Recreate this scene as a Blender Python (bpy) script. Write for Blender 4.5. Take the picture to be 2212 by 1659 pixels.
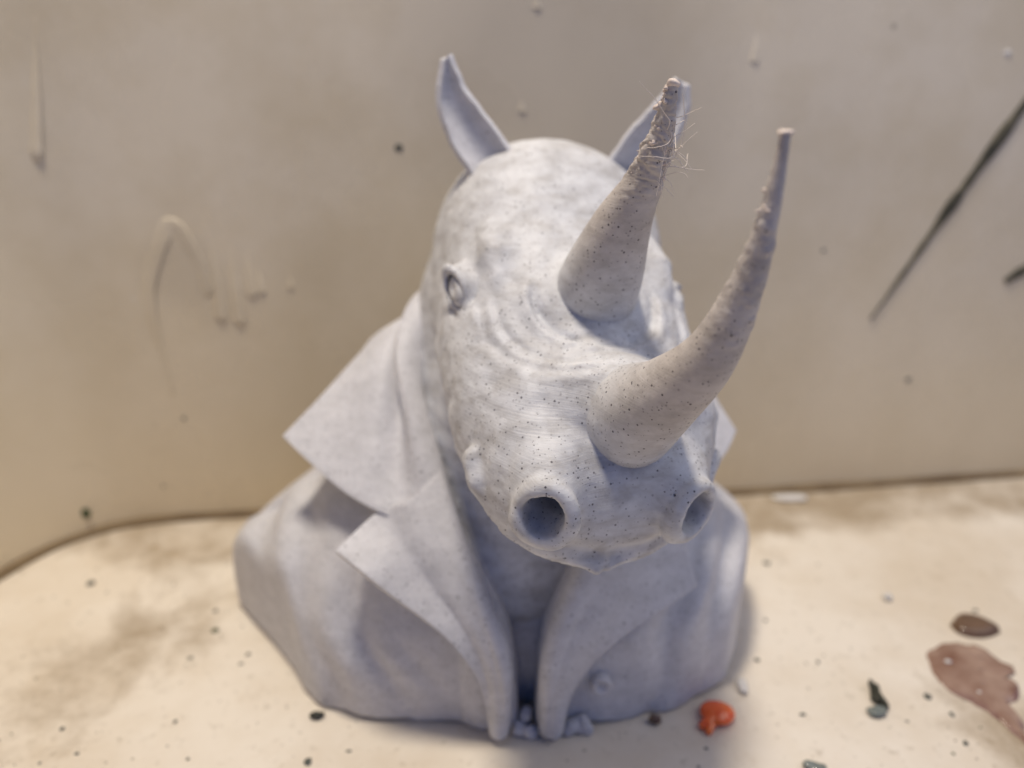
import bpy, bmesh, math, random
import numpy as np
from mathutils import Vector, Matrix

# ------------------------------------------------------------------ set-up
# all design numbers are centimetres; S turns them into metres
S = 0.01
random.seed(7)
rng = np.random.default_rng(11)
scn = bpy.context.scene
for o in list(bpy.data.objects):
    bpy.data.objects.remove(o, do_unlink=True)
COL = scn.collection

# camera: a phone held about 10 cm above the bench, tipped down
CAM_H, CAM_PITCH = 10.0, 22.0
cam_d = bpy.data.cameras.new('camera')
cam = bpy.data.objects.new('camera', cam_d)
COL.objects.link(cam)
cam.location = (0, 0, CAM_H * S)
cam.rotation_euler = (math.radians(90 - CAM_PITCH), 0, 0)
cam_d.sensor_width = 36.0
cam_d.lens = 36.0 * 1660.0 / 2212.0
cam_d.clip_start = 0.002
cam_d.clip_end = 20.0
cam_d.dof.use_dof = True
cam_d.dof.focus_distance = 8.7 * S
cam_d.dof.aperture_fstop = 13.0
scn.camera = cam

# dim, slightly cool room light all round
world = bpy.data.worlds.new('World')
scn.world = world
world.use_nodes = True
bg = world.node_tree.nodes['Background']
bg.inputs['Color'].default_value = (0.07, 0.28, 1.0, 1)
bg.inputs['Strength'].default_value = 0.23

# the bench lamp overhead, almost straight above the bust's head
ld = bpy.data.lights.new('ceiling_lamp', 'AREA')
ld.shape = 'DISK'
ld.size = 7.5 * S
ld.energy = 1.68
ld.color = (1.0, 0.885, 0.72)
lamp = bpy.data.objects.new('ceiling_lamp', ld)
COL.objects.link(lamp)
lamp.location = Vector((-4.5, 10.5, 46)) * S
lamp.rotation_euler = (Vector((0.5, 11.5, 3)) * S - lamp.location).to_track_quat('-Z', 'Y').to_euler()

# broad unseen fill light, added on the right to brighten the wall
pd = bpy.data.lights.new('fill_light', 'AREA')
pd.shape = 'DISK'
pd.size = 34 * S
pd.energy = 0.36
pd.color = (1.0, 0.92, 0.80)
fill = bpy.data.objects.new('fill_light', pd)
COL.objects.link(fill)
fill.location = Vector((25, 6, 30)) * S
fill.rotation_euler = (Vector((8, 17, 5)) * S - fill.location).to_track_quat('-Z', 'Y').to_euler()

vs = scn.view_settings
vs.view_transform = 'Standard'
vs.look = 'None'
vs.exposure = 0.0
vs.gamma = 1.0
scn.render.engine = 'CYCLES'
scn.cycles.max_bounces = 6

# ------------------------------------------------------------------ helpers
def link_mesh(name, V, Fc, mat, parent=None, smooth=True):
    me = bpy.data.meshes.new(name)
    V = np.asarray(V, float) * S
    me.from_pydata(V.tolist(), [], [list(map(int, f)) for f in Fc])
    me.update()
    if smooth:
        me.polygons.foreach_set('use_smooth', [True] * len(me.polygons))
    if mat:
        me.materials.append(mat)
    o = bpy.data.objects.new(name, me)
    COL.objects.link(o)
    if parent:
        o.parent = parent
    return o

def tag(o, label=None, cat=None, group=None, kind=None):
    if label: o['label'] = label
    if cat: o['category'] = cat
    if group: o['group'] = group
    if kind: o['kind'] = kind
    return o

def spline(pts, n):
    """Catmull-Rom through pts, n samples, centripetal-ish by chord length."""
    P = np.asarray(pts, float)
    d = np.r_[0, np.cumsum(np.sqrt(np.linalg.norm(np.diff(P, axis=0), axis=1)) + 1e-6)]
    m = np.zeros_like(P)
    m[1:-1] = (P[2:] - P[:-2]) / (d[2:] - d[:-2])[:, None]
    m[0] = (P[1] - P[0]) / (d[1] - d[0]); m[-1] = (P[-1] - P[-2]) / (d[-1] - d[-2])
    t = np.linspace(0, d[-1], n)
    i = np.clip(np.searchsorted(d, t, side='right') - 1, 0, len(P) - 2)
    h = (d[i + 1] - d[i]); x = ((t - d[i]) / h)[:, None]; h = h[:, None]
    return ((2*x**3-3*x**2+1)*P[i] + (x**3-2*x**2+x)*h*m[i] + (-2*x**3+3*x**2)*P[i+1] + (x**3-x**2)*h*m[i+1])

def curve1(xs, ys):
    """smooth 1-D table lookup."""
    xs = np.asarray(xs, float); ys = np.asarray(ys, float)
    m = np.zeros_like(ys); m[1:-1] = (ys[2:] - ys[:-2]) / (xs[2:] - xs[:-2])
    m[0] = (ys[1]-ys[0])/(xs[1]-xs[0]); m[-1] = (ys[-1]-ys[-2])/(xs[-1]-xs[-2])
    def f(q):
        q = np.clip(q, xs[0], xs[-1])
        i = np.clip(np.searchsorted(xs, q, side='right') - 1, 0, len(xs) - 2)
        h = xs[i+1]-xs[i]; x = (q-xs[i])/h
        return (2*x**3-3*x**2+1)*ys[i]+(x**3-2*x**2+x)*h*m[i]+(-2*x**3+3*x**2)*ys[i+1]+(x**3-x**2)*h*m[i+1]
    return f

def wob(P, freq, seed, octaves=3, n=7):
    """smooth noise made of random plane waves; P is a tuple of arrays."""
    r = np.random.default_rng(seed)
    out = 0
    for o in range(octaves):
        acc = 0
        for k in range(n):
            d = r.normal(size=3); d *= freq * (1.9 ** o) * r.uniform(.6, 1.3) / np.linalg.norm(d)
            acc = acc + np.sin(P[0]*d[0] + P[1]*d[1] + P[2]*d[2] + r.uniform(0, 6.28))
        out = out + acc / n * .55 ** o
    return out

def smin(a, b, k):
    h = np.clip(.5 + .5 * (b - a) / k, 0, 1)
    return b + (a - b) * h - k * h * (1 - h)

def smax(a, b, k):
    return -smin(-a, -b, k)

def ball(P, c, r):
    """ellipsoid with centre c, radii r (roughly a distance)."""
    r = np.broadcast_to(np.asarray(r, float), 3)
    q = np.sqrt(((P[0]-c[0])/r[0])**2 + ((P[1]-c[1])/r[1])**2 + ((P[2]-c[2])/r[2])**2)
    return (q - 1) * r.min()

def capsule(P, a, b, ra, rb):
    a = np.asarray(a, float); b = np.asarray(b, float); ab = b - a
    h = np.clip(((P[0]-a[0])*ab[0] + (P[1]-a[1])*ab[1] + (P[2]-a[2])*ab[2]) / (ab @ ab), 0, 1)
    return np.sqrt((P[0]-a[0]-ab[0]*h)**2 + (P[1]-a[1]-ab[1]*h)**2 + (P[2]-a[2]-ab[2]*h)**2) - (ra + (rb - ra) * h)

def pathsdf(P, pts, rad):
    d = None
    for i in range(len(pts) - 1):
        c = capsule(P, pts[i], pts[i+1], rad[i], rad[i+1])
        d = c if d is None else np.minimum(d, c)
    return d

def surface_nets(fun, lo, hi, h):
    lo = np.asarray(lo, float); n = np.ceil((np.asarray(hi) - lo) / h).astype(int) + 1
    ax = [(lo[i] + h * np.arange(n[i])).astype(np.float32) for i in range(3)]
    X, Y, Z = np.meshgrid(*ax, indexing='ij')
    f = fun((X, Y, Z)).astype(np.float32)
    del X, Y, Z
    ins = f < 0
    c = np.zeros(tuple(n - 1), np.uint8)
    for i in (0, 1):
        for j in (0, 1):
            for k in (0, 1):
                c += ins[i:n[0]-1+i, j:n[1]-1+j, k:n[2]-1+k]
    act = (c > 0) & (c < 8)
    I = np.argwhere(act)
    vid = -np.ones(tuple(n - 1), np.int64); vid[act] = np.arange(len(I))
    acc = np.zeros((len(I), 3)); cnt = np.zeros(len(I))
    for axn in range(3):
        o1, o2 = [a for a in range(3) if a != axn]
        for p in (0, 1):
            for q in (0, 1):
                A = I.copy(); A[:, o1] += p; A[:, o2] += q
                B = A.copy(); B[:, axn] += 1
                fa = f[tuple(A.T)]; fb = f[tuple(B.T)]
                m = (fa < 0) != (fb < 0)
                t = fa[m] / (fa[m] - fb[m])
                pt = A[m].astype(float); pt[:, axn] += t
                acc[m] += pt; cnt[m] += 1
    V = lo + h * acc / cnt[:, None]
    faces = []
    for axn in range(3):
        o1, o2 = (axn + 1) % 3, (axn + 2) % 3
        sl0 = [slice(None)] * 3; sl1 = [slice(None)] * 3
        sl0[axn] = slice(0, -1); sl1[axn] = slice(1, None)
        a = ins[tuple(sl0)]; b = ins[tuple(sl1)]
        E = np.argwhere(a != b)
        ok = (E[:, o1] > 0) & (E[:, o2] > 0) & (E[:, o1] < n[o1]-1) & (E[:, o2] < n[o2]-1)
        E = E[ok]
        flip = a[tuple(E.T)]
        def cell(d1, d2):
            Q = E.copy(); Q[:, o1] -= d1; Q[:, o2] -= d2
            return vid[tuple(Q.T)]
        q = np.stack([cell(1, 1), cell(0, 1), cell(0, 0), cell(1, 0)], 1)
        q[~flip] = q[~flip][:, ::-1]
        faces.append(q)
    return V, np.concatenate(faces)

def coons(A, B, Cc, D, nu, nv):
    """patch between roll curve A (v=0) and outer curve B (v=1); Cc closes u=0, D closes u=1."""
    a, b = spline(A, nu), spline(B, nu)
    c, d = spline(Cc, nv), spline(D, nv)
    u = np.linspace(0, 1, nu)[:, None, None]; v = np.linspace(0, 1, nv)[None, :, None]
    G = (1-v)*a[:, None] + v*b[:, None] + (1-u)*c[None] + u*d[None] \
        - ((1-u)*(1-v)*a[0] + u*(1-v)*a[-1] + (1-u)*v*b[0] + u*v*b[-1])
    return G

def sheet(name, G, thick, mat, parent, flip=False):
    """thick sheet from a grid of points, with rounded rim."""
    nu, nv = G.shape[:2]
    du = np.gradient(G, axis=0); dv = np.gradient(G, axis=1)
    N = np.cross(du, dv); N /= np.linalg.norm(N, axis=2)[..., None] + 1e-9
    if flip: N = -N
    top = G + N * thick * .5; bot = G - N * thick * .5
    V = np.concatenate([top.reshape(-1, 3), bot.reshape(-1, 3)])
    off = nu * nv
    idx = np.arange(off).reshape(nu, nv)
    F = []
    for i in range(nu-1):
        for j in range(nv-1):
            q = [idx[i, j], idx[i+1, j], idx[i+1, j+1], idx[i, j+1]]
            if flip: q = q[::-1]
            F.append(q); F.append([x + off for x in q[::-1]])
    ring = list(idx[:, 0]) + list(idx[-1, 1:]) + list(idx[-2::-1, -1]) + list(idx[0, -2:0:-1])
    for a, b in zip(ring, ring[1:] + ring[:1]):
        q = [b, a, a + off, b + off]
        if flip: q = q[::-1]
        F.append(q)
    o = link_mesh(name, V, F, mat, parent)
    bv = o.modifiers.new('bevel', 'BEVEL'); bv.width = thick * .3 * S; bv.segments = 2; bv.limit_method = 'ANGLE'; bv.angle_limit = math.radians(50)
    return o

def tube(pts, rads, sides=24, oval=1.0, ref=(0, 0, 1), caps=True):
    P = np.asarray(pts, float); n = len(P)
    T = np.gradient(P, axis=0); T /= np.linalg.norm(T, axis=1)[:, None]
    r = np.asarray(ref, float)
    V = []; F = []
    for i in range(n):
        a = r - T[i] * (r @ T[i]); a /= np.linalg.norm(a); b = np.cross(T[i], a)
        for k in range(sides):
            t = 2 * math.pi * k / sides
            V.append(P[i] + (a * math.cos(t) * oval + b * math.sin(t)) * rads[i])
    for i in range(n - 1):
        for k in range(sides):
            k2 = (k + 1) % sides
            F.append([i*sides+k, i*sides+k2, (i+1)*sides+k2, (i+1)*sides+k])
    if caps:
        F.append(list(range(sides))[::-1]); F.append([(n-1)*sides+k for k in range(sides)])
    return np.array(V), F

# ------------------------------------------------------------------ materials
class NT:
    def __init__(s, name):
        s.m = bpy.data.materials.new(name); s.m.use_nodes = True
        s.t = s.m.node_tree; s.b = s.t.nodes['Principled BSDF']
        s.co = s.n('ShaderNodeTexCoord').outputs['Object']
    def n(s, typ, **kw):
        x = s.t.nodes.new(typ)
        for k, v in kw.items():
            if hasattr(x, k): setattr(x, k, v)
            else: x.inputs[k.replace('_', ' ')].default_value = v
        return x
    def l(s, a, b): s.t.links.new(a, b)
    def noise(s, scale, detail=4, rough=.6, vec=None, dist=0):
        x = s.n('ShaderNodeTexNoise'); x.inputs['Scale'].default_value = scale
        x.inputs['Detail'].default_value = detail; x.inputs['Roughness'].default_value = rough
        x.inputs['Distortion'].default_value = dist
        s.l(vec or s.co, x.inputs['Vector']); return x.outputs['Fac']
    def ramp(s, fac, stops):
        x = s.n('ShaderNodeValToRGB'); e = x.color_ramp.elements
        while len(e) < len(stops): e.new(.5)
        for q, (p, c) in zip(e, stops):
            q.position = p; q.color = (*c, 1) if len(c) == 3 else c
        s.l(fac, x.inputs['Fac']); return x.outputs['Color']
    def math(s, op, a, b=None, c=None, clamp=False):
        x = s.n('ShaderNodeMath', operation=op); x.use_clamp = clamp
        for i, q in enumerate((a, b, c)):
            if q is None: continue
            if isinstance(q, (int, float)): x.inputs[i].default_value = q
            else: s.l(q, x.inputs[i])
        return x.outputs[0]
    def mix(s, fac, a, b, blend='MIX'):
        x = s.n('ShaderNodeMix', data_type='RGBA', blend_type=blend)
        for i, q in ((0, fac), (6, a), (7, b)):
            if isinstance(q, (int, float)): x.inputs[i].default_value = q
            elif isinstance(q, tuple): x.inputs[i].default_value = (*q, 1)
            else: s.l(q, x.inputs[i])
        return x.outputs[2]
    def bump(s, h, strength, dist, normal=None):
        x = s.n('ShaderNodeBump'); x.inputs['Strength'].default_value = strength; x.inputs['Distance'].default_value = dist
        s.l(h, x.inputs['Height'])
        if normal is not None: s.l(normal, x.inputs['Normal'])
        return x.outputs['Normal']
    def mapping(s, scale=(1, 1, 1), rot=(0, 0, 0)):
        x = s.n('ShaderNodeMapping'); x.inputs['Scale'].default_value = scale; x.inputs['Rotation'].default_value = rot
        s.l(s.co, x.inputs['Vector']); return x.outputs['Vector']
    def specks(s, scale, radius, keep, vec=None):
        """sparse round dots: 1 on a dot."""
        v = s.n('ShaderNodeTexVoronoi'); v.inputs['Scale'].default_value = scale
        mp = s.n('ShaderNodeMapping'); mp.inputs['Location'].default_value = (.0137, .0291, .0073)
        s.l(vec or s.co, mp.inputs['Vector']); s.l(mp.outputs['Vector'], v.inputs['Vector'])
        sep = s.n('ShaderNodeSeparateColor'); s.l(v.outputs['Color'], sep.inputs[0])
        r = s.math('MULTIPLY', sep.outputs[1], radius)
        dot = s.math('LESS_THAN', v.outputs['Distance'], s.math('ADD', r, radius * .35))
        on = s.math('LESS_THAN', sep.outputs[0], keep)
        return s.math('MULTIPLY', dot, on)

def plastic(name, base, dark, light, layer=1.0, tip=None):
    k = NT(name)
    big = k.noise(210, 4, .62, vec=k.mapping((1, 1, 2.2)), dist=.3)
    col = k.ramp(big, [(.36, dark), (.50, base), (.64, light)])
    fine = k.noise(900, 2, .5)
    col = k.mix(.10, col, k.ramp(fine, [(.3, (.25, .24, .25)), (.7, (1, 1, 1))]), 'MULTIPLY')
    sp = k.specks(1500, .165, .62)
    col = k.mix(k.math('MULTIPLY', sp, .88), col, (.05, .045, .06))
    sp2 = k.specks(2400, .26, .3)
    col = k.mix(k.math('MULTIPLY', sp2, .45), col, (.13, .12, .14))
    k.l(col, k.b.inputs['Base Color'])
    k.b.inputs['Roughness'].default_value = .52
    k.b.inputs['Specular IOR Level'].default_value = .35
    k.b.inputs['Subsurface Weight'].default_value = .12
    k.b.inputs['Subsurface Radius'].default_value = (.0012, .0010, .0009)
    k.b.inputs['Subsurface Scale'].default_value = 1.0
    # print layers: fine wavering ridges stacked upward
    lay = k.noise(55, 3, .65, vec=k.mapping((1.2, 1.2, 100)))
    n1 = k.bump(lay, .17 * layer, .0007)
    n2 = k.bump(k.noise(330, 4, .65), .28, .0006, n1)
    k.l(n2, k.b.inputs['Normal'])
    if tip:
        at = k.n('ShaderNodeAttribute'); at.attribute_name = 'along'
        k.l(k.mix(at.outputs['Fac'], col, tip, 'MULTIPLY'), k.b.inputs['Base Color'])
    return k.m

M_head = plastic('marbled_grey_plastic', (.60, .605, .625), (.49, .485, .49), (.685, .695, .72))
M_coat = plastic('matt_lavender_grey_plastic', (.61, .61, .645), (.57, .57, .60), (.65, .65, .685), 1.0)
M_horn = plastic('shade_tinted_grey_plastic', (.61, .615, .635), (.52, .52, .53), (.68, .69, .715), .8, (.86, .78, .70))  # brown tint toward the tips paints the horns' shade into the colour

def simple(name, col, rough=.5, spec=.5, noise=None, scale=300, coat=0):
    k = NT(name)
    if noise:
        k.l(k.ramp(k.noise(scale, 4), [(.3, noise), (.7, col)]), k.b.inputs['Base Color'])
    else:
        k.b.inputs['Base Color'].default_value = (*col, 1)
    k.b.inputs['Roughness'].default_value = rough
    k.b.inputs['Specular IOR Level'].default_value = spec
    k.b.inputs['Coat Weight'].default_value = coat
    k.l(k.bump(k.noise(scale * 2, 3), .15, .0004), k.b.inputs['Normal'])
    return k.m

M_blob = simple('pale_print_residue', (.80, .70, .62), .6, .3, (.62, .52, .46), 700)
M_fibre = simple('plastic_hair', (.78, .70, .62), .5, .4)
M_orange = simple('orange_paint', (.95, .20, .012), .15, .5, (.85, .07, .01), 200, .8)
M_brown = simple('brown_resin', (.38, .26, .20), .10, .5, (.17, .07, .04), 170, 1.0)
M_brown2 = simple('dark_brown_resin', (.17, .10, .06), .3, .5, (.10, .055, .03), 200, .4)
M_black = simple('black_crumb', (.02, .022, .018), .5, .4, (.045, .045, .03), 500)
M_grey = simple('grey_blue_paint', (.20, .23, .22), .3, .5, (.12, .14, .13), 400, .4)
M_white = simple('white_paint_and_glint', (.75, .73, .70), .25, .5, (.6, .58, .55), 300, .3)
M_green = simple('dull_green_paint', (.075, .095, .04), .5, .4, (.05, .07, .03), 500)
M_slate = simple('slate_speck', (.10, .11, .10), .55, .4, (.05, .055, .05), 500)
M_red = simple('red_paint', (.55, .05, .02), .4, .4)
M_streak = simple('black_paint_streak', (.03, .03, .02), .5, .4, (.14, .125, .085), 230)
M_seam = simple('brown_grime', (.27, .20, .115), .7, .3, (.11, .07, .035), 60)

def bench_material(name, base, warm, wall=False):
    k = NT(name)
    sepx = k.n('ShaderNodeSeparateXYZ'); k.l(k.co, sepx.inputs[0])
    col = k.ramp(k.noise(26, 5, .65), [(.36, warm), (.60, base)])
    if not wall:
        # ingrained dirt: soft brown clouds, denser in two places and along the wall
        dirt = k.noise(44, 8, .72, dist=.25)
        def near(x, y, r):
            v = k.n('ShaderNodeVectorMath', operation='DISTANCE'); k.l(k.co, v.inputs[0]); v.inputs[1].default_value = (x*S, y*S, 0)
            return k.math('SUBTRACT', 1, k.math('DIVIDE', v.outputs['Value'], r*S), clamp=True)
        zone = k.math('ADD', near(-7.2, 12.0, 3.2), near(6.6, 16.4, 2.6), clamp=True)
        zone = k.math('ADD', zone, k.math('MULTIPLY', near(-8.2, 9.3, 2.0), .8), clamp=True)
        zone = k.math('ADD', zone, k.math('MULTIPLY', near(8.3, 9.6, 1.8), .9), clamp=True)
        for q in ((9.6, 17.0, 2.6, .9), (12.6, 17.6, 2.4, .8), (-7.6, 15.2, 1.8, .7), (4.4, 15.6, 2.0, .6), (9.2, 9.0, 1.6, .7)):
            zone = k.math('ADD', zone, k.math('MULTIPLY', near(*q[:3]), q[3]), clamp=True)
        # strip along the wall foot (wall runs y = 16.75 + .087 x)
        strip = k.math('SUBTRACT', sepx.outputs[1], k.math('MULTIPLY', sepx.outputs[0], .088))
        strip = k.math('MULTIPLY_ADD', strip, 1/(2.2*S), -(16.78-2.2)/2.2, clamp=True)
        zone = k.math('ADD', zone, k.math('MULTIPLY', strip, 1.15), clamp=True)
        thr = k.math('MULTIPLY_ADD', zone, -.31, .625)
        m = k.math('MULTIPLY', k.math('SUBTRACT', dirt, thr), 4.0, clamp=True)
        col = k.mix(k.math('MULTIPLY', m, .78), col, (.29, .215, .13))
        blotch = k.math('MULTIPLY', k.math('SUBTRACT', k.noise(70, 5, .7), .60), 5, clamp=True)
        col = k.mix(k.math('MULTIPLY', blotch, .42), col, (.38, .285, .165))
        for sc, rad, keep, c, a in ((240, .10, .10, (.09, .09, .07), .75), (520, .13, .16, (.16, .135, .09), .6), (900, .16, .16, (.2, .165, .11), .5)):
            col = k.mix(k.math('MULTIPLY', k.specks(sc, rad, keep), a), col, c)
        fine = k.math('MULTIPLY', k.math('SUBTRACT', k.noise(420, 3, .6), .60), 6, clamp=True)
        col = k.mix(k.math('MULTIPLY', fine, .42), col, (.28, .22, .14))
        k.b.inputs['Roughness'].default_value = .5
        k.l(k.bump(k.noise(180, 4, .6), .25, .0006), k.b.inputs['Normal'])
    else:
        for (x, y, z, r, a) in ((-7.2, 16.3, 6.0, 1.0, .30), (-6.5, 16.3, 5.2, .8, .15), (1.2, 17, 9.6, 4.2, .38), (-6, 16.4, 2.0, 3.0, .12)):
            v = k.n('ShaderNodeVectorMath', operation='DISTANCE'); k.l(k.co, v.inputs[0]); v.inputs[1].default_value = (x*S, y*S, z*S)
            m = k.math('SUBTRACT', 1, k.math('DIVIDE', v.outputs['Value'], r*S), clamp=True)
            col = k.mix(k.math('MULTIPLY', k.math('MULTIPLY', m, 2.0, clamp=True), a), col, (.40, .36, .31))
        yel = k.math('MULTIPLY_ADD', sepx.outputs[2], -1/(8*S), 1.0, clamp=True)
        col = k.mix(k.math('MULTIPLY', yel, .8), col, (.80, .68, .47))
        haze = k.noise(13, 4, .55, vec=k.mapping((1, 1, .45)))
        col = k.mix(.75, col, k.ramp(haze, [(.35, (.83, .82, .80)), (.65, (1, 1, 1))]), 'MULTIPLY')
        for sc, rad, keep, c, a in ((75, .045, .16, (.24, .22, .17), .6), (130, .05, .08, (.75, .70, .6), .6)):
            col = k.mix(k.math('MULTIPLY', k.specks(sc, rad, keep), a), col, c)
        k.l(k.ramp(k.noise(30, 3), [(.35, (.22,)*3), (.65, (.36,)*3)]), k.b.inputs['Roughness'])
        k.l(k.bump(k.noise(40, 3, .5), .08, .002), k.b.inputs['Normal'])
    k.b.inputs['Specular IOR Level'].default_value = .45
    k.l(col, k.b.inputs['Base Color'])
    return k.m

M_floor = bench_material('stained_cream_floor', (.76, .70, .61), (.655, .575, .465))
M_wall = bench_material('scuffed_cream_wall', (.73, .665, .555), (.65, .575, .445), True)

# ------------------------------------------------------------------ the setting
floor = link_mesh('floor', [(-30, -12, 0), (30, -12, 0), (30, 26, 0), (-30, 26, 0)], [(0, 1, 2, 3)], M_floor)
tag(floor, 'cream work surface stained with brown dirt and dark specks', kind='structure')

wall_pts = spline([(-12.6, -8), (-12.2, 2), (-11.8, 9), (-11.35, 12.3), (-10.98, 13.74), (-10.2, 15.06), (-8.95, 15.84), (-6.29, 16.24),
                   (-.5, 16.72), (5.88, 17.27), (13.77, 18.25), (20, 19.1), (28, 20.3)], 160)
tang = np.gradient(wall_pts, axis=0); tang /= np.linalg.norm(tang, axis=1)[:, None]
outw = np.stack([-tang[:, 1], tang[:, 0]], 1)        # away from the bench
WZ = np.array([-.05, .3, 2, 5, 9, 13, 17.0])
WV, WF = [], []
for i, p in enumerate(wall_pts):
    for z in WZ:
        q = p + outw[i] * (.035 * z)
        WV.append((q[0], q[1], z))
nz = len(WZ)
for i in range(len(wall_pts) - 1):
    for j in range(nz - 1):
        WF.append([i*nz+j, i*nz+j+1, (i+1)*nz+j+1, (i+1)*nz+j][::-1])
nW = len(WV)
for i, p in enumerate(wall_pts):                     # outer skin, so the wall has thickness
    for z in WZ:
        q = p + outw[i] * (.035 * z + .35)
        WV.append((q[0], q[1], z))
for i in range(len(wall_pts) - 1):
    for j in range(nz - 1):
        WF.append([nW+i*nz+j, nW+i*nz+j+1, nW+(i+1)*nz+j+1, nW+(i+1)*nz+j])
    WF.append([i*nz+nz-1, (i+1)*nz+nz-1, nW+(i+1)*nz+nz-1, nW+i*nz+nz-1])
wall = link_mesh('wall', WV, WF, M_wall)
tag(wall, 'curved cream plastic wall with dried drips and black streaks', kind='structure')

def wall_at(x, z, lift=0.0):
    """point on the wall's inner face at world x and height z, lift toward the bench."""
    i = np.argmin(np.abs(wall_pts[40:, 0] + outw[40:, 0]*.035*z - x)) + 40
    w = wall_pts[i] + outw[i] * (.035 * z - lift)
    w = w + (x - w[0]) * tang[i] / max(tang[i, 0], .3)
    return np.array([w[0], w[1], z])

# dirty bead where wall and floor meet: irregular ribbon
sm = wall_pts[30:]
srad = .11 + .06 * np.abs(wob((sm[:, 0], sm[:, 1], sm[:, 0]*0), 1.6, 5))
spts = np.column_stack([sm - outw[30:] * .03, np.full(len(sm), .02)])
V, F = tube(spts, srad, 8)
link_mesh('grime_seam', V, F, M_seam, floor)

def streak(name, pts, width, mat, thick=.03, lift=.0):
    """flat-ish painted mark along world points, oval section hugging the wall."""
    P = spline(pts, 40)
    w = np.interp(np.linspace(0, 1, 40), np.linspace(0, 1, len(width)), width)
    w = w * (1 + .38 * wob((P[:, 0]*4, P[:, 2]*4, P[:, 1]), 2.4, 3))
    T = np.gradient(P, axis=0); T /= np.linalg.norm(T, axis=1)[:, None]
    nrm = np.array([.087, -1, 0]); nrm /= np.linalg.norm(nrm)
    V, F = [], []
    for i in range(40):
        b = np.cross(T[i], nrm)
        for k in range(8):
            t = 2*math.pi*k/8
            V.append(P[i] + b*math.cos(t)*w[i] + nrm*math.sin(t)*thick)
    for i in range(39):
        for k in range(8):
            F.append([i*8+k, i*8+(k+1) % 8, (i+1)*8+(k+1) % 8, (i+1)*8+k])
    F.append(list(range(8))[::-1]); F.append([39*8+k for k in range(8)])
    return link_mesh(name, V, F, mat, wall)

# ------------------------------------------------------------------ rhino bust
bust = bpy.data.objects.new('rhino_bust', None)
COL.objects.link(bust)
bust.location = (0, 12.5 * S, 0)
bust.empty_display_size = .02
tag(bust, 'grey speckled 3D printed rhinoceros bust wearing a wide collared coat', 'figurine')
PINV = Matrix.Translation((0, -12.5 * S, 0))
def part(o):
    o.parent = bust
    o.matrix_parent_inverse = PINV
    return o

# head pose
HO = np.array([.334, 13.93, 8.07])
yw, pt, rl = map(math.radians, (10.15, 29.35, 8.72))
hs = np.array([math.sin(yw)*math.cos(pt), -math.cos(yw)*math.cos(pt), -math.sin(pt)])
ht0 = np.array([-math.cos(yw), -math.sin(yw), 0])
hu0 = np.cross(ht0, hs)
if hu0[2] < 0: hu0 = -hu0
ht = ht0*math.cos(rl) + hu0*math.sin(rl)
hu = hu0*math.cos(rl) - ht0*math.sin(rl)
HR = np.array([hs, hu, ht])
def h2w(L): return HO + np.asarray(L, float) @ HR
def w2h(Wp): return (np.asarray(Wp, float) - HO) @ HR.T

top_u = curve1([-.6, -.2, .3, .8, 1.6, 2.4, 3.2, 3.7, 4.5, 5.2, 5.8, 6.3, 6.6, 6.8, 6.92], [.0, .70, 1.12, 1.34, 1.34, 1.20, 1.10, 1.06, .86, .84, .80, .60, .32, -.05, -.40])
bot_u = curve1([-.6, 0, 2, 3, 4, 5, 6, 6.6, 6.95, 7.15], [-1.2, -1.6, -1.9, -1.9, -1.7, -1.5, -1.3, -1.15, -1.0, -.85])
wid_t = curve1([-.6, -.2, .3, .8, 1.6, 2.4, 3.0, 3.6, 4.4, 5.2, 5.8, 6.3, 6.6, 6.8, 6.92], [.6, 1.1, 1.38, 1.54, 1.72, 1.84, 1.88, 1.87, 1.80, 1.68, 1.55, 1.36, 1.08, .76, .40])

def sstep(x, a, b):
    q = np.clip((x - a) / (b - a), 0, 1); return q*q*(3 - 2*q)

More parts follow.
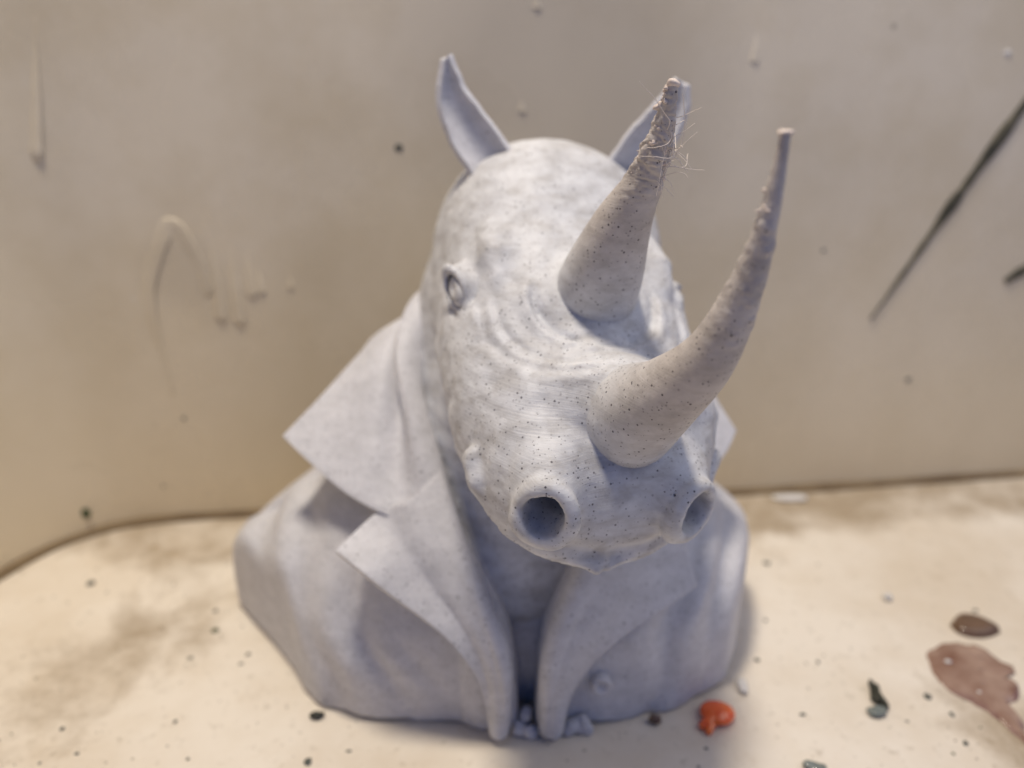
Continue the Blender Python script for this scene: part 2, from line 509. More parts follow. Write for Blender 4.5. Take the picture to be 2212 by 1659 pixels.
def head_sdf(P):
    s, u, t = P
    t = t - .16 * sstep(s, 5.0, 6.7)                  # the muzzle turns a touch aside
    t = np.where(t < 0, t * .94, t)
    P = (s, u, t)
    sc = np.clip(s, -.6, 6.92)[:, :1, :1]
    tu, bu, w = top_u(sc), bot_u(sc), wid_t(sc)
    cu = bu + (tu - bu) * .45
    hh = np.where(u > cu, tu - cu, cu - bu)
    n = 2.35 + .45 * sstep(sc, 3.4, 5.2)
    q = (np.abs(t / w)**n + np.abs((u - cu) / hh)**n + 1e-9)**(1/n)
    d = (q - 1) * np.minimum(w, hh)
    d = np.maximum(d, np.maximum(s - 6.92, -.6 - s))
    at = np.abs(t)
    A = (s, u, at)
    # muzzle: swelling round the nostrils and the pointed lip
    d = smin(d, ball(A, (6.30, .20, .80), (.40, .46, .38)), .35)
    d = smin(d, pathsdf(P, [(6.5, -.40, .0), (6.86, -.50, .04), (6.99, -.545, .06)], [.24, .15, .07]), .12)
    d = smin(d, pathsdf(A, [(5.9, -.40, 1.34), (6.35, -.45, 1.06), (6.7, -.50, .60), (6.96, -.55, .08)], [.09, .08, .08, .06]), .10)
    # lower jaw tucked in behind the upper lip
    lip = -.44 - .14 * sstep(s, 5.6, 6.9)
    d = d + .85 * sstep(lip - u, 0, .12) * sstep(s, 5.1, 5.9)
    # dark crease between nostril and lip
    cr = pathsdf(A, [(6.93, -.30, .16), (6.84, -.28, .50), (6.58, -.27, 1.02)], [0, 0, 0])
    d = d + .15 * np.exp(-(cr / .13)**2)
    # neck, thick and sloping down into the coat
    for a, b, ra, rb, kk in NECK:
        d = smin(d, capsule(P, a, b, ra, rb), kk)
    # faint brow and cheek bone
    d = smin(d, pathsdf(A, [(2.25, .80, 1.22), (2.75, .86, 1.26), (3.15, .78, 1.24)], [.10, .17, .08]), .30)
    d = smin(d, ball(A, (3.9, -.35, 1.30), (1.2, .55, .42)), .45)
    # eye socket and lids
    ec = np.array([3.04, .38, 1.735]); en = np.array([.45, .30, .84]); en /= np.linalg.norm(en)
    f1 = np.array([.97, -.22, 0]); f1 -= en * (f1 @ en); f1 /= np.linalg.norm(f1); f2 = np.cross(en, f1)
    dx = [s - ec[0], u - ec[1], at - ec[2]]
    b1 = sum(x*c for x, c in zip(dx, f1)); b2 = sum(x*c for x, c in zip(dx, f2)); bn = sum(x*c for x, c in zip(dx, en))
    # almond: pointed toward both corners
    rr = np.sqrt((b1 / .30)**2 + (b2 / .185)**2 + .9 * (b1 / .30)**2 * (b2 / .185)**2 + 1e-9)
    d = smin(d, (np.sqrt(((rr - .55) * .3)**2 + (bn + .12)**2) - .20), .25)
    d = smax(d, -smax((rr - .92) * .19, np.abs(bn - .15) - .23, .03), .03)
    d = smin(d, np.sqrt(((rr - 1.08) * .22)**2 + (bn - .05)**2) - .07 + .07 * (t < 0), .03)
    gr = np.sqrt(((rr - 1.75) * .22)**2 + (bn + .01)**2)
    d = d + .05 * np.exp(-(gr / .07)**2)
    # knob at the corner of the mouth
    d = smin(d, pathsdf(A, [(5.55, -.20, 1.64), (5.85, -.30, 1.54), (6.2, -.42, 1.26)], [.16, .15, .08]), .06)
    # nostrils: raised oval rim and a deep hole pointing back into the muzzle
    nc = np.array([6.58, .29, .87]); nn = np.array([.80, .26, .50]); nn /= np.linalg.norm(nn)
    e1 = np.array([0, 1, 0]) - nn * nn[1]; e1 /= np.linalg.norm(e1); e2 = np.cross(nn, e1)
    dx = [s - nc[0], u - nc[1], at - nc[2]]
    a1 = sum(x*c for x, c in zip(dx, e1)) / .335; a2 = sum(x*c for x, c in zip(dx, e2)) / .30
    an = sum(x*c for x, c in zip(dx, nn))
    rr = np.sqrt(a1**2 + a2**2)
    d = smin(d, smax((rr - 1.06) * .31, np.abs(an + .30) - .28, .12), .14)
    d = smin(d, np.sqrt(((rr - 1) * .31)**2 + (an - .09)**2) - (.14 - .012 * (t < 0) + .04 * np.clip(-a1, -1, 1)), .10)
    hole = smax((rr - .84 + .12 * np.clip(-an, 0, 1)) * .30, np.abs(an + .13) - .52, .08)
    d = smax(d, -hole, .05)
    # the horns grow out of the hide: blended behind, creased in front
    rh = w2h(np.array(REAR_PTS)); fh = w2h(np.array(FRONT_PTS))
    d = smin(d, pathsdf(P, rh[:4], np.array([.56, .48, .30, .1])), .07 + .16 * sstep(3.9 - s, 0, .8))
    d = smin(d, pathsdf(P, fh[:4], np.array([.57, .53, .30, .08])), .05 + 1.25 * sstep(5.95 - s, 0, .9))
    # curved folds of skin beside the rear horn
    r1 = np.sqrt(((s - 3.66) * .95)**2 + t**2)
    up_ = sstep(u, .2, .6)
    for rad, dep, wd in ((.86, .075, .07), (1.34, .03, .05), (1.52, .022, .04)):
        g = (r1 - rad) / wd
        arc = sstep(s, 3.35, 3.75) * sstep(np.abs(t), .12, .4) * up_
        d = d + dep * np.exp(-g * g) * arc - .7 * dep * np.exp(-((r1 - rad - .13) / (wd*1.4))**2) * arc
    for k, (s0, dp) in enumerate(((4.55, .02), (4.75, .028), (4.95, .02))):     # wrinkles between the horns
        g = (s - s0 + .18 * np.cos(1.8 * t)) / .05
        d = d + dp * np.exp(-g * g) * up_ * sstep(.9 - np.abs(t), 0, .5)
    # creases of the hide on cheek and temple
    cw = wob((s*1.1, u*.8, t*1.1), 3.4, 77, 2)
    d = d + .016 * np.exp(-(cw / .10)**2) * sstep(at, .8, 1.4) * sstep(s, .6, 2.0)
    cw = wob((s, u, t), 5.5, 78, 2)
    d = d + .008 * np.exp(-(cw / .10)**2) * sstep(s, 1.5, 2.5)
    # uneven, softly dented hide
    d = d + .030 * wob(P, 2.6, 21, 3) + .020 * wob(P, 6.5, 24, 3) + .007 * wob((s, u*2.0, t), 17, 22, 2)
    return d

REAR_PTS = [(1.12, 10.62, 6.9), (1.24, 10.15, 7.55), (1.40, 9.78, 8.24), (1.60, 9.47, 8.84), (1.71, 9.22, 9.38), (1.77, 9.05, 9.90)]
FRONT_PTS = [(1.34, 9.30, 5.60), (1.50, 8.58, 6.14), (1.72, 8.0, 6.62), (2.02, 7.45, 7.28), (2.21, 7.15, 8.04), (2.31, 6.98, 8.80), (2.36, 6.95, 9.52)]
NECK = [(tuple(w2h((.55, 13.6, 7.0))), tuple(w2h((.20, 12.85, 4.4))), 1.95, 1.9, .35),
        (tuple(w2h((.25, 12.75, 4.4))), tuple(w2h((.15, 12.15, 2.2))), 1.75, 1.95, .5),
        (tuple(w2h((-.50, 13.55, 6.1))), tuple(w2h((-.35, 13.0, 4.2))), 1.2, 1.4, .3),
        (tuple(w2h((1.15, 13.55, 6.0))), tuple(w2h((.8, 13.0, 4.2))), 1.2, 1.4, .3)]
V, F = surface_nets(head_sdf, (-1.6, -7.6, -2.75), (7.6, 1.95, 2.95), .042)
F = F[:, ::-1] if np.linalg.det(HR) < 0 else F
head = part(link_mesh('head', h2w(V), F, M_head))

# eyeballs
def eye(sign):
    c = np.array([3.04, .38, 1.735]) - np.array([.34, .30, .88]) * .065
    p = np.array([3.04, .38, 1.735]) + np.array([.34, .30, .88]) * .20
    V, F = surface_nets(lambda P: smax(ball(P, (c[0], c[1], sign*c[2]), (.33, .20, .175)), -ball(P, (p[0], p[1], sign*p[2]), (.17, .13, .12)), .02),
                        (c[0]-.45, c[1]-.35, sign*c[2]-.35), (c[0]+.45, c[1]+.35, sign*c[2]+.35), .022)
    F = F[:, ::-1] if np.linalg.det(HR) < 0 else F
    return link_mesh('eye', h2w(V), F, M_head, head)
eye(1); eye(-1)

# horns: ridged, slightly oval cones following a curve
def horn(pts, rads, oval, seed, tipnoise, n=260, sides=72):
    P = spline(pts, n)
    seg = np.linspace(0, 1, len(rads))
    R = curve1(seg, rads)(np.linspace(0, 1, n))
    V, F = tube(P, R, sides, oval, ref=(.1, -1, .15))
    V = V.reshape(n, sides, 3); c = P[:, None, :]
    q = V - c
    f = 1 + .007 * wob((V[..., 0]*1.2, V[..., 1]*1.2, V[..., 2]*7), 2.2, seed, 3)
    rough = sstep(np.linspace(0, 1, n), .50, .80)[:, None] * tipnoise
    f = f + rough * (np.abs(wob((V[..., 0], V[..., 1], V[..., 2]*1.6), 19, seed + 1, 3)) * 1.9 - .35)
    V = c + q * f[..., None]
    o = part(link_mesh('horn', V.reshape(-1, 3), F, M_horn))
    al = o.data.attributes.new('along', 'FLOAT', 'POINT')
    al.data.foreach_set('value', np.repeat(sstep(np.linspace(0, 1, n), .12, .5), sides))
    return o, P, R

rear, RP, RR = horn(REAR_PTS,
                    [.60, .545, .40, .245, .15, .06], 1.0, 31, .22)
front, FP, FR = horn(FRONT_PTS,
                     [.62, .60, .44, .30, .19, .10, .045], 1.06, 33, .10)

def blob(name, c, r, seed, mat, parent, stretch=(1, 1, 1), n=10, amp=.35, freq=2.6):
    V, F = [], []
    m = 2 * n
    for i in range(n + 1):
        a = math.pi * i / n
        for k in range(m):
            b = 2 * math.pi * k / m
            V.append((math.sin(a)*math.cos(b), math.sin(a)*math.sin(b), math.cos(a)))
    V = np.array(V)
    f = 1 + amp * wob((V[:, 0], V[:, 1], V[:, 2]), freq, seed, 3)
    V = V * f[:, None] * r * np.array(stretch) + np.array(c)
    for i in range(n):
        for k in range(m):
            F.append([i*m+k, (i+1)*m+k, (i+1)*m+(k+1) % m, i*m+(k+1) % m])
    return link_mesh(name, V, F, mat, parent)

# lumps of melted plastic near the tips
def crust(P, R, parent, lo, hi, count, seed, side):
    r = np.random.default_rng(seed)
    for j in range(count):
        fr = lo + (hi - lo) * r.random(); i = min(int(fr * (len(P) - 1)), len(P) - 1)
        a = np.array(side, float) + r.normal(size=3) * .55; a /= np.linalg.norm(a)
        blob('print_blob', P[i] + a * R[i] * .92, r.uniform(.016, .042), seed + j, M_blob, parent, (r.uniform(.8, 1.6), 1, r.uniform(.5, 1.0)), 8, .9)
crust(RP, RR, rear, .62, .99, 26, 60, (-1, -.5, .1))
crust(RP, RR, rear, .60, .80, 10, 95, (.6, -.9, .1))
crust(FP, FR, front, .60, .68, 3, 120, (-1, -.2, .1))
crust(FP, FR, front, .82, .90, 5, 130, (-1, -.2, .2))
blob('print_blob', FP[-1] + np.array([0, 0, .01]), .05, 140, M_blob, front, (1.5, 1, .55), 10, .6)
blob('print_blob', RP[-1] + np.array([0, 0, .0]), .06, 141, M_blob, rear, (1.1, 1, .8), 10, .7)

# strings of plastic left by the printer
def fibre(p0, seed, length, parent):
    r = np.random.default_rng(seed)
    p = np.array(p0, float); d = r.normal(size=3) + np.array([.5, -.3, .2]); d /= np.linalg.norm(d)
    bend = r.normal(size=3) * 1.3 + np.array([-.3, .2, .1])
    pts = [p.copy()]
    for _ in range(12):
        d = d + bend * .24 + r.normal(size=3) * .16; d /= np.linalg.norm(d)
        p = p + d * length / 12; pts.append(p.copy())
    V, F = tube(spline(pts, 26), np.linspace(.005, .003, 26), 5)
    return link_mesh('plastic_string', V, F, M_fibre, parent)
for j in range(34):
    i = int((.62 + .26 * random.random()) * (len(RP) - 1))
    fibre(RP[i] + rng.normal(size=3) * .03 + np.array([.55 * RR[i], -.6 * RR[i], 0]), 200 + j, random.uniform(.28, .62) if j % 7 else .9, rear)

# ears: cupped leaves
def ear(centre, halfw, side, fwd, cup, tipfuzz, thick=.10):
    C_ = spline(centre, 34)  # mid-line from root to tip
    hw = curve1(np.linspace(0, 1, len(halfw)), halfw)(np.linspace(0, 1, 34))
    side = np.asarray(side, float); fwd = np.asarray(fwd, float)
    nv = 17
    v = np.linspace(-1, 1, nv)
    G = np.zeros((34, nv, 3))
    for i in range(34):
        q = np.sign(v)
        e = 1 + tipfuzz * (.25 + .75 * (i / 33)) * wob((i * .21 + 0*v, 7 * q, 3 * q), 2.6, 15, 3) * np.abs(v)**3
        G[i] = C_[i] + side * (v * hw[i] * e)[:, None] + fwd * (cup * hw[i] * (v**2 - .5))[:, None]
    G += .015 * wob((G[..., 0], G[..., 1], G[..., 2]), 5, 9)[..., None] * fwd
    return part(sheet('ear', G, thick, M_coat, None))
ear([(-.12, 12.75, 8.25), (-.38, 12.85, 8.70), (-.75, 12.95, 9.25), (-.98, 13.0, 9.72), (-1.02, 13.02, 10.24)], [.36, .37, .32, .24, .07],
    (.86, .12, .50), (.15, -.98, .1), .55, .22)
ear([(1.75, 13.35, 8.2), (2.08, 13.35, 8.65), (2.42, 13.32, 9.15), (2.64, 13.3, 9.55), (2.74, 13.28, 9.88)], [.36, .38, .34, .27, .12],
    (.84, -.18, -.48), (-.15, -.98, .1), .55, .22)

# ---- coat
CX, CY = -.15, 13.0
ca = curve1([-.2, .5, 1, 1.5, 2, 2.5, 3, 3.5, 4, 5, 6], [5.95, 5.8, 5.6, 5.25, 4.75, 4.15, 3.5, 2.9, 2.4, 2.05, 1.9])
cb = curve1([-.2, .5, 1, 1.5, 2, 2.5, 3, 3.5, 4, 5, 6], [3.45, 3.46, 3.42, 3.32, 3.16, 2.98, 2.72, 2.4, 2.05, 1.75, 1.5])
cc = curve1([-.2, .5, 1, 1.5, 2, 2.5, 3, 3.5, 4, 5, 6], [2.35, 2.4, 2.4, 2.4, 2.35, 2.3, 2.25, 2.2, 2.1, 1.95, 1.8])
vw = curve1([-.2, .8, 1.66, 2.65, 3.54, 5.15, 6.5], [.13, .15, .23, .66, 1.32, 1.95, 2.1])
foot = np.array([(-5.52, 12.75), (-4.95, 12.1), (-4.4, 11.5), (-3.95, 10.95), (-3.6, 10.42), (-3.2, 9.98), (-2.7, 9.74), (-1.8, 9.70), (-.85, 9.68),
                 (-.35, 9.30), (.0, 9.28), (.2, 9.42), (.55, 9.34), (.9, 9.62), (1.5, 9.66), (2.5, 9.84), (3.2, 10.2), (3.75, 10.6), (4.15, 11.4), (4.5, 12.4), (4.65, 13.2), (4.2, 14.4),
                 (2.6, 15.25), (0, 15.5), (-3, 15.25), (-5.0, 14.4), (-5.6, 13.5)])
def poly_sdf(x, y, P):
    d = np.full(np.broadcast(x, y).shape, 1e9); ins = np.zeros(d.shape, bool)
    for a, b in zip(P, np.roll(P, -1, 0)):
        e = b - a; wx = x - a[0]; wy = y - a[1]
        h = np.clip((wx*e[0] + wy*e[1]) / (e @ e), 0, 1)
        d = np.minimum(d, (wx - e[0]*h)**2 + (wy - e[1]*h)**2)
        c1 = (y >= a[1]) != (y >= b[1])
        if abs(e[1]) > 1e-9:
            ins ^= c1 & (x < a[0] + (y - a[1]) / e[1] * e[0])
    d = np.sqrt(d); return np.where(ins, -d, d)
def sec(P, k):
    x, y, z = P
    zz = np.clip(z, -.2, 6)[:1, :1, :]
    a, b, c = ca(zz)*k, cb(zz)*k, cc(zz)*k
    yy = y - CY; den = np.where(yy < 0, b, c)
    n = 2.35
    q = (np.abs((x - CX)/a)**n + np.abs(yy/den)**n + 1e-9)**(1/n)
    return (q - 1) * np.minimum(np.minimum(a, b), c)
def coat_sdf(P):
    x, y, z = P
    d = sec(P, 1.0)
    # hanging folds of the cloth
    for (x0, z0, x1, z1, dep, wd) in ((-3.7, 2.9, -3.0, .1, .10, .40), (-2.6, 2.2, -1.7, .1, .08, .32), (-4.6, 2.4, -4.0, .4, .12, .36), (-1.5, 1.3, -1.1, .1, .06, .22),
                                      (2.9, 2.6, 2.3, .1, .13, .32), (3.7, 2.3, 3.2, .4, .12, .30), (1.9, 1.2, 1.8, .1, .05, .2)):
        tt = np.clip((z - z0) / (z1 - z0), -.2, 1.1)
        xc = x0 + (x1 - x0) * tt + .12 * np.sin(3 * z)
        g = (x - xc) / wd
        amp = np.clip((z0 + .4 - z) * 2, 0, 1) * np.where(y < CY, 1, 0)
        d = d + amp * (dep * np.exp(-g*g) - .6 * dep * np.exp(-((x - xc + 1.6*wd) / wd)**2))
    d = d + .03 * wob(P, 1.7, 41, 2) + .006 * wob(P, 9, 42, 2)
    ft = poly_sdf(x[:, :, 0], y[:, :, 0], foot)[:, :, None]
    # lower edge undulates a little
    d = smax(d, ft, .15)
    # front opening
    vz = vw(np.clip(z, -.2, 6.5)[:1, :1, :])
    cut = smax(np.abs(x - .24) - vz, y - 12.9, .1)
    deep = sec(P, .80)
    cut = smax(cut, -deep, .05)
    d = smax(d, -cut, .10)
    # neck well behind the head
    well = np.sqrt(((x - .2) / 1.75)**2 + ((y - 13.0) / 1.75)**2) - 1
    d = smax(d, -smax(well * 1.7, 3.6 - z, .1), .1)
    d = smax(d, z - 4.25, .25)
    hem = np.where(ft > -.35, .045 + .025 * np.sin(2.1*x) + .015 * np.sin(5.3*x + 2*y), .03)
    return np.maximum(d, hem - z)
V, F = surface_nets(coat_sdf, (-6.0, 8.9, -.08), (5.2, 15.9, 5.2), .06)
coat = part(link_mesh('coat', V, F, M_coat))

# shirt front seen in the opening
def shirt_sdf(P):
    x, y, z = P
    d = sec(P, .83)
    d = smax(d, np.abs(x - .2) - 1.7, .3)
    d = smax(d, z - 2.75 + .25 * (x - .3)**2, .12)
    return np.maximum(d + .015 * wob(P, 4, 51, 2), .05 - z)
V, F = surface_nets(shirt_sdf, (-1.8, 9.6, -.05), (2.2, 14, 3.0), .06)
part(link_mesh('shirt', V, F, M_coat))
# crumbly support plastic left at the foot of the opening
for j, (x, y, z, r) in enumerate([(.12, 9.5, .12, .13), (.3, 9.45, .1, .12), (.22, 9.62, .3, .11), (.95, 9.5, .12, .13), (1.12, 9.55, .16, .15), (1.25, 9.5, .1, .1), (.7, 9.42, .08, .09)]):
    part(blob('support_crumb', (x, y, z), r, 140 + j, M_coat, None, (1, .9, 1.1), 12, .4))

# collar flaps
def mir(P, cx=.24, sx=1.0):
    Q = np.array(P, float); Q[:, 0] = 2*cx - Q[:, 0]; return Q
colA = [(.2, 14.75, 5.9), (-.9, 14.4, 6.15), (-1.52, 13.5, 6.25), (-1.74, 12.4, 5.45), (-1.46, 11.35, 4.45), (-1.14, 10.52, 3.52)]
colB = [(.2, 15.55, 4.4), (-1.5, 15.2, 4.6), (-2.45, 14.0, 5.35), (-2.75, 13.1, 5.25), (-3.3, 12.45, 4.75), (-3.90, 11.85, 4.22)]
colC = [(.2, 14.75, 5.9), (.2, 15.35, 5.4), (.2, 15.55, 4.4)]
colD = [(-1.14, 10.52, 3.52), (-1.6, 10.45, 3.38), (-2.5, 10.8, 3.60), (-3.35, 11.4, 3.95), (-3.90, 11.85, 4.22)]
def flap(name, A, B, Cc, D, bulge, nu=56, nv=30, mirror=False, seed=70, th=.12, roll=.24, dip=.26):
    G = coons(A, B, Cc, D, nu, nv)
    if mirror: pass
    u = np.linspace(0, 1, nu)[:, None]; v = np.linspace(0, 1, nv)[None]
    du = np.gradient(G, axis=0); dv = np.gradient(G, axis=1)
    N = np.cross(du, dv); N /= np.linalg.norm(N, axis=2)[..., None] + 1e-9
    if N[nu//2, nv//2] @ np.array([0, -.6, .8]) < 0: N = -N; fl = True
    else: fl = False
    G = G + N * (bulge * np.sin(math.pi * v) * (.3 + .7*u) + (.9 * dip * np.exp(-((v - .05) / .09)**2) - dip * np.exp(-((v - .27) / .12)**2)) * np.sin(math.pi * np.clip(u*1.1 - .14, 0, 1)) + .02 * wob((G[..., 0], G[..., 1], G[..., 2]), 2.2, seed))[..., None]
    # cloth rolls over along the inner edge instead of ending in a cut
    du = np.gradient(G, axis=0); dv = np.gradient(G, axis=1)
    N0 = np.cross(du, dv)[:, 1]; N0 /= np.linalg.norm(N0, axis=1)[:, None] + 1e-9
    if fl: N0 = -N0
    inn = G[:, 0] - G[:, 1]; inn /= np.linalg.norm(inn, axis=1)[:, None] + 1e-9
    cols = [G[:, 0] + inn * roll * math.sin(a) - N0 * roll * (1 - math.cos(a)) for a in np.radians([165, 140, 115, 90, 68, 46, 23])]
    G = np.concatenate([np.stack(cols, 1), G], axis=1)
    return part(sheet(name, G, th, M_coat, None, fl))
flap('collar', colA, colB, colC, colD, .10)
rcolA, rcolB, rcolC, rcolD = [mir(p) for p in (colA, colB, colC, colD)]
rcolB[-3:] += np.array([[-.1, .2, 0], [-.25, .35, -.05], [-.42, .55, -.15]])
rcolD[1:] += np.array([[0, .1, 0], [-.12, .25, -.05], [-.28, .4, -.1], [-.42, .55, -.15]])
flap('collar', rcolA, rcolB, rcolC, rcolD, .10, seed=71)

# lapels
lapA = [(-1.24, 10.80, 4.02), (-1.0, 10.40, 3.52), (-.80, 10.05, 3.1), (-.52, 9.70, 2.6), (-.26, 9.42, 2.05), (-.12, 9.27, 1.5), (-.09, 9.28, .9), (-.13, 9.33, .16)]
lapB = [(-2.70, 9.98, 3.18), (-2.2, 9.64, 2.98), (-1.72, 9.52, 2.62), (-1.02, 9.40, 2.05), (-.55, 9.36, 1.35), (-.38, 9.36, .7), (-.32, 9.38, .16)]
lapC = [(-1.24, 10.80, 4.02), (-1.64, 10.58, 3.72), (-2.15, 10.60, 3.47), (-2.70, 9.98, 3.18)]
lapD = [(-.13, 9.33, .16), (-.22, 9.33, .16), (-.32, 9.38, .16)]
flap('lapel', lapA, lapB, lapC, lapD, .06, seed=72, roll=.13, dip=.03)
rl4 = [mir(p) for p in (lapA, lapB, lapC, lapD)]
rl4[0][:, 0] += np.linspace(0, -.05, len(rl4[0]))
rl4[1] = np.array([(2.95, 10.25, 2.36), (2.35, 9.86, 2.22), (1.85, 9.64, 2.0), (1.35, 9.48, 1.65), (1.0, 9.44, 1.15), (.84, 9.42, .7), (.78, 9.42, .16)])
rl4[2] = np.array([tuple(rl4[0][0]), (2.2, 10.55, 3.3), (2.75, 10.5, 2.85), (2.95, 10.25, 2.36)])
rl4[3] = np.array([tuple(rl4[0][-1]), (.68, 9.36, .16), (.78, 9.42, .16)])
flap('lapel', *rl4, .06, seed=73, roll=.13, dip=.03)

# coat button
def button(c, nrm, r, parent):
    V, F = [], []
    nrm = np.array(nrm, float); nrm /= np.linalg.norm(nrm)
    a = np.cross(nrm, (0, 0, 1)); a /= np.linalg.norm(a); b = np.cross(nrm, a)
    prof = [(0, .05), (.35, .05), (.5, .09), (.75, .12), (.95, .08), (1, .0), (1, -.12)]
    for q, h in prof:
        for k in range(28):
            t = 2*math.pi*k/28
            V.append(np.array(c) + (a*math.cos(t) + b*math.sin(t))*q*r + nrm*h)
    for i in range(len(prof)-1):
        for k in range(28):
            F.append([i*28+k, i*28+(k+1) % 28, (i+1)*28+(k+1) % 28, (i+1)*28+k])
    return link_mesh('button', V, F, M_coat, parent)
bt = button((1.42, 9.60, .95), (.1, -1, .16), .17, coat)

# ------------------------------------------------------------------ marks on the wall
streak('paint_streak', [wall_at(8.63, 4.51, .02), wall_at(9.34, 5.73, .02), wall_at(10.1, 7.06, .02), wall_at(11.41, 9.27, .02), wall_at(12.4, 10.9, .02)], [.015, .05, .085, .13, .14, .10, .12], M_streak)
streak('paint_streak', [wall_at(11.95, 5.33, .02), wall_at(12.35, 5.58, .02), wall_at(13.0, 5.85, .02)], [.06, .13, .14], M_streak)
def drip(x, z0, z1, w, bead, xt=None):
    xt = x if xt is None else xt
    P = [wall_at(xt + (x - xt)*t, z0 + (z1 - z0)*t, .0) for t in np.linspace(0, 1, 30)]
    r = np.r_[np.linspace(w*.03, w*.8, 16), np.linspace(w*.8, w, 8), np.linspace(w, bead, 4), bead*.7, bead*.2]
    V, F = tube(P, r[:30], 12, ref=(0, -1, 0), oval=.3)
    link_mesh('dried_drip', V, F, M_wall, wall)
for a in ((-9.55, 11.0, 8.35, .15, .17, -9.1), (-6.47, 6.6, 4.85, .15, .16), (-6.09, 6.5, 4.75, .15, .16), (-5.75, 6.4, 5.4, .12, .13), (-5.55, 6.0, 5.5, .10, .12), (-4.9, 5.9, 5.6, .07, .09), (.21, 9.5, 9.25, .07, .10), (.5, 11.6, 11.2, .07, .1), (5.1, 10.8, 10.2, .09, .1)):
    drip(*a)
run = spline([wall_at(x, z, .0) for x, z in ((-7.75, 3.2), (-7.95, 4.6), (-8.0, 5.6), (-7.75, 6.3), (-7.45, 6.85), (-7.2, 6.95), (-7.0, 6.6), (-6.85, 6.2), (-6.75, 5.7), (-6.72, 5.45))], 60)
rw = np.interp(np.linspace(0, 1, 60), [0, .3, .6, .8, .95, 1], [.03, .24, .22, .20, .20, .08])
V, F = tube(run, rw, 12, ref=(0, -1, 0), oval=.06)
link_mesh('dried_drip', V, F, M_wall, wall)
for j, (x, z, r, m) in enumerate([(-9.9, .55, .16, M_green), (-2.39, 8.55, .09, M_slate), (10.79, 10.41, .09, M_white), (4.2, 2.2, .08, M_slate), (-7.6, 2.6, .05, M_slate), (-3.6, 1.7, .06, M_slate), (-8.3, .9, .04, M_slate), (7.2, 6.2, .05, M_slate), (9.9, 2.9, .07, M_slate)]):
    p = wall_at(x, z, .0)
    blob('wall_speck', p, r, 300 + j, m, wall, (1, .25, .9), 8, .2)

# ------------------------------------------------------------------ marks and crumbs on the floor
def puddle(name, pts, height, mat, n=90, rings=9):
    P = np.array(pts, float)
    Pc = np.vstack([P, P[:1]])
    B = spline(Pc, n + 1)[:-1]
    c = P.mean(0)
    V, F = [], []
    for i in range(rings + 1):
        f = i / rings
        h = height * (1 - f**4) ** .5
        for q in B:
            x = c + (q - c) * f
            V.append((x[0], x[1], h * (1 + .12*math.sin(3*x[0]+5*x[1])) + .002))
    for i in range(rings):
        for k in range(n):
            F.append([i*n+k, (i+1)*n+k, (i+1)*n+(k+1) % n, i*n+(k+1) % n])
    return link_mesh(name, V, F, mat)

rag = []
base_pts = spline([(8.0, 11.55), (8.35, 11.68), (8.75, 11.55), (9.0, 11.2), (9.05, 10.85), (8.80, 10.86), (8.92, 10.6), (8.75, 10.25), (8.5, 10.12), (8.5, 9.8), (8.38, 9.45), (8.3, 9.05), (8.22, 9.4), (8.1, 9.8), (7.9, 10.15), (7.62, 10.45), (7.58, 10.9), (7.68, 11.3), (8.0, 11.55)], 75)[:-1]
cen = base_pts.mean(0)
for j, q in enumerate(base_pts):
    rag.append(tuple(cen + (q - cen) * (1 + .025 * math.sin(j*.9) + rng.normal() * .016)))
rp = puddle('resin_puddle', rag, .06, M_brown, 220)
tag(rp, 'glossy translucent brown resin splash drying on the stained floor', 'puddle')
for j, (x, y, r) in enumerate([(7.95, 11.1, .05), (8.3, 10.6, .04), (8.6, 11.2, .03), (8.1, 10.35, .03), (8.45, 10.9, .03)]):
    blob('bubble_and_glint', (x, y, .06), r, 350 + j, M_white if j in (0, 3) else M_brown, rp, (1.3, 1, .5), 6, .1)  # white ones are highlights on the resin, put in as colour
rd = puddle('resin_droplet', [(8.55, 12.15), (8.85, 12.42), (9.2, 12.35), (9.45, 12.02), (9.25, 11.85), (8.9, 11.78), (8.6, 11.9)], .16, M_brown2, 50)
tag(rd, 'small round dark brown droplet just above the resin splash', 'droplet')

od = blob('paint_droplet', (3.42, 9.82, .12), .25, 400, M_orange, None, (1.15, 1.0, .52), 18, .13)
tag(od, 'shiny bright orange paint droplet beside the coat hem', 'droplet')
V, F = tube(spline([(3.35, 9.75, .1), (3.18, 9.62, .08), (3.08, 9.6, .05)], 10), np.linspace(.14, .05, 10), 10)
link_mesh('tail', V, F, M_orange, od)
V, F = tube(spline([(3.3, 9.7, .08), (3.22, 9.52, .06), (3.2, 9.45, .04)], 10), np.linspace(.11, .04, 10), 10)
link_mesh('tail', V, F, M_orange, od)

wd = blob('paint_droplet', (4.03, 10.5, .07), .14, 401, M_white, None, (.7, 1.35, .5), 12, .3)
tag(wd, 'small whitish paint droplet behind the orange one', 'droplet')
bc = blob('black_crumb', (6.30, 10.26, .09), .13, 402, M_black, None, (.8, 1.8, .6), 18, .9, 3.6)
tag(bc, 'ragged black crumb tipped with a grey blob', 'crumb')
blob('grey_tip', (6.14, 9.92, .06), .12, 403, M_grey, bc, (1.3, .9, .45), 14, .5, 3.2)
c2 = blob('black_crumb', (-3.24, 9.84, .06), .075, 404, M_black, None, (1.5, .8, .6), 14, .8, 3.4)
tag(c2, 'tiny black crumb touching the coat hem below the cut sleeve', 'crumb')
c3 = blob('brown_crumb', (2.38, 9.72, .09), .09, 405, M_brown2, None, (1.3, .9, 1), 10, .3)
tag(c3, 'dark brown crumb stuck under the front hem near the orange droplet', 'crumb')
c4 = blob('green_crumb', (4.70, 8.80, .05), .12, 406, M_grey, None, (1.5, .9, .45), 14, .6, 3.4)
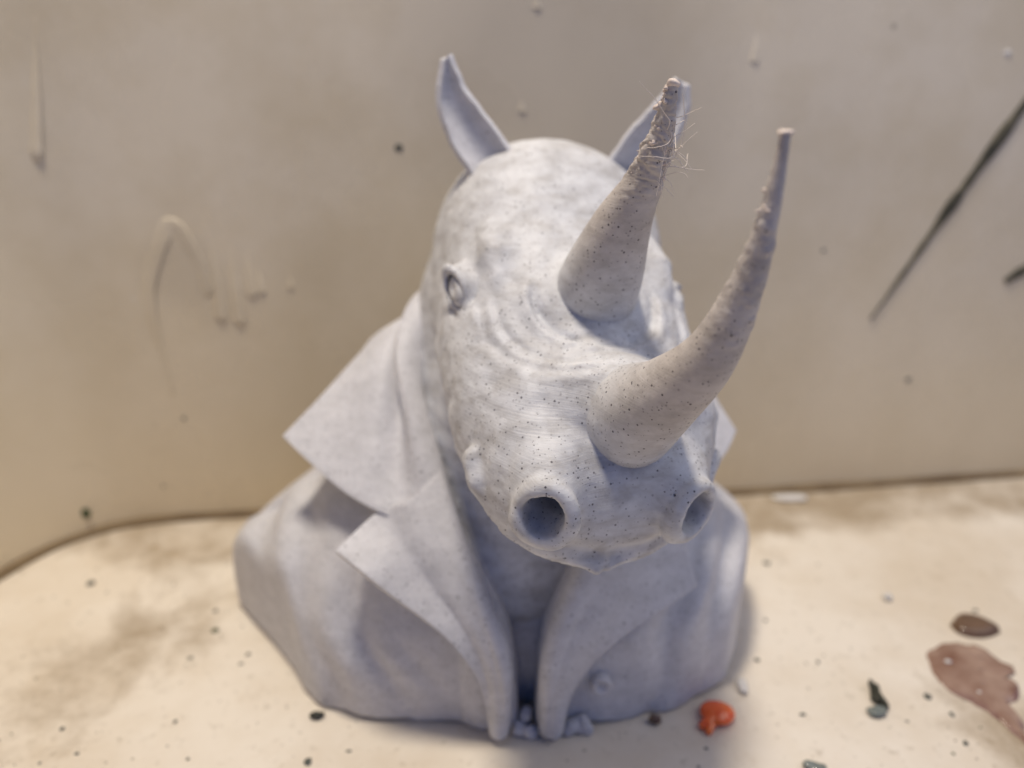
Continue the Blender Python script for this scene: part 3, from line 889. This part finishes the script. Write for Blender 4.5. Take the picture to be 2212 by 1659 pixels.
tag(c4, 'grey green paint crumb lying in front of the orange droplet', 'crumb')
c5 = blob('pale_crumb', (7.68, 12.96, .07), .09, 407, M_white, None, (1.1, 1, .7), 10, .3)
tag(c5, 'pale crumb alone on the clean floor behind the resin splash', 'crumb')
c6 = blob('pale_flake', (7.0, 16.95, .05), .26, 408, M_white, None, (1.7, .6, .3), 10, .3)
tag(c6, 'flat white flake lying in the grime along the wall foot', 'flake')

# paint specks dried on the floor
sp = [(-5.75, 12.0, .09, M_green), (-4.65, 10.65, .07, M_green), (-4.9, 11.35, .06, M_slate), (-4.95, 11.1, .05, M_slate), (-6.2, 11.4, .06, M_slate),
      (-5.95, 12.6, .07, M_slate), (-8.9, 13.5, .12, M_slate), (-7.9, 10.9, .08, M_green), (-9.3, 10.65, .06, M_red), (-5.6, 9.75, .05, M_slate), (-4.35, 9.35, .06, M_slate),
      (-7.4, 9.6, .05, M_slate), (-6.9, 9.1, .05, M_slate), (-6.3, 9.2, .05, M_slate), (-3.2, 8.95, .09, M_slate), (-2.6, 9.15, .05, M_slate), (-1.4, 9.05, .05, M_green), (-5.1, 9.0, .05, M_slate),
      (-8.9, 9.0, .05, M_slate), (-8.1, 8.75, .06, M_slate), (5.0, 12.3, .06, M_slate), (4.5, 11.2, .06, M_slate), (5.1, 10.8, .06, M_slate), (5.6, 11.15, .06, M_slate), (4.9, 9.9, .07, M_slate), (5.5, 9.6, .05, M_slate),
      (7.2, 10.3, .08, M_slate), (7.4, 9.9, .07, M_slate), (9.4, 11.4, .08, M_slate), (9.6, 10.3, .06, M_slate), (9.1, 9.6, .07, M_slate), (9.5, 9.2, .07, M_green), (7.3, 9.3, .09, M_slate), (8.7, 9.0, .06, M_slate), (6.0, 9.0, .07, M_slate), (7.0, 9.1, .05, M_green), (9.3, 12.6, .08, M_slate), (7.9, 13.9, .1, M_slate), (5.6, 14.2, .12, M_slate), (2.9, 8.85, .05, M_slate), (1.9, 8.9, .06, M_slate), (3.1, 9.2, .04, M_slate)]
sp = [q for j, q in enumerate(sp) if j % 3 != 1]
for k_ in range(45):                                  # grit gathered in a few places
    cx_, cy_, sd_ = random.choice([(-7.6, 11.6, .9), (8.6, 9.6, .7), (7.4, 9.5, .8), (-8.0, 9.2, .8), (9.4, 10.6, .6), (-6.5, 13.2, .8)])
    sp.append((random.gauss(cx_, sd_), random.gauss(cy_, sd_*.7), random.uniform(.015, .045), random.choice([M_slate, M_slate, M_green, M_brown2])))
for j, (x, y, r, m) in enumerate(sp):
    r *= .62
    blob('paint_speck', (x, y, r*.12), r, 500 + j, m, floor, (random.uniform(.7, 1.5), random.uniform(.7, 1.4), .3), 7, .5)
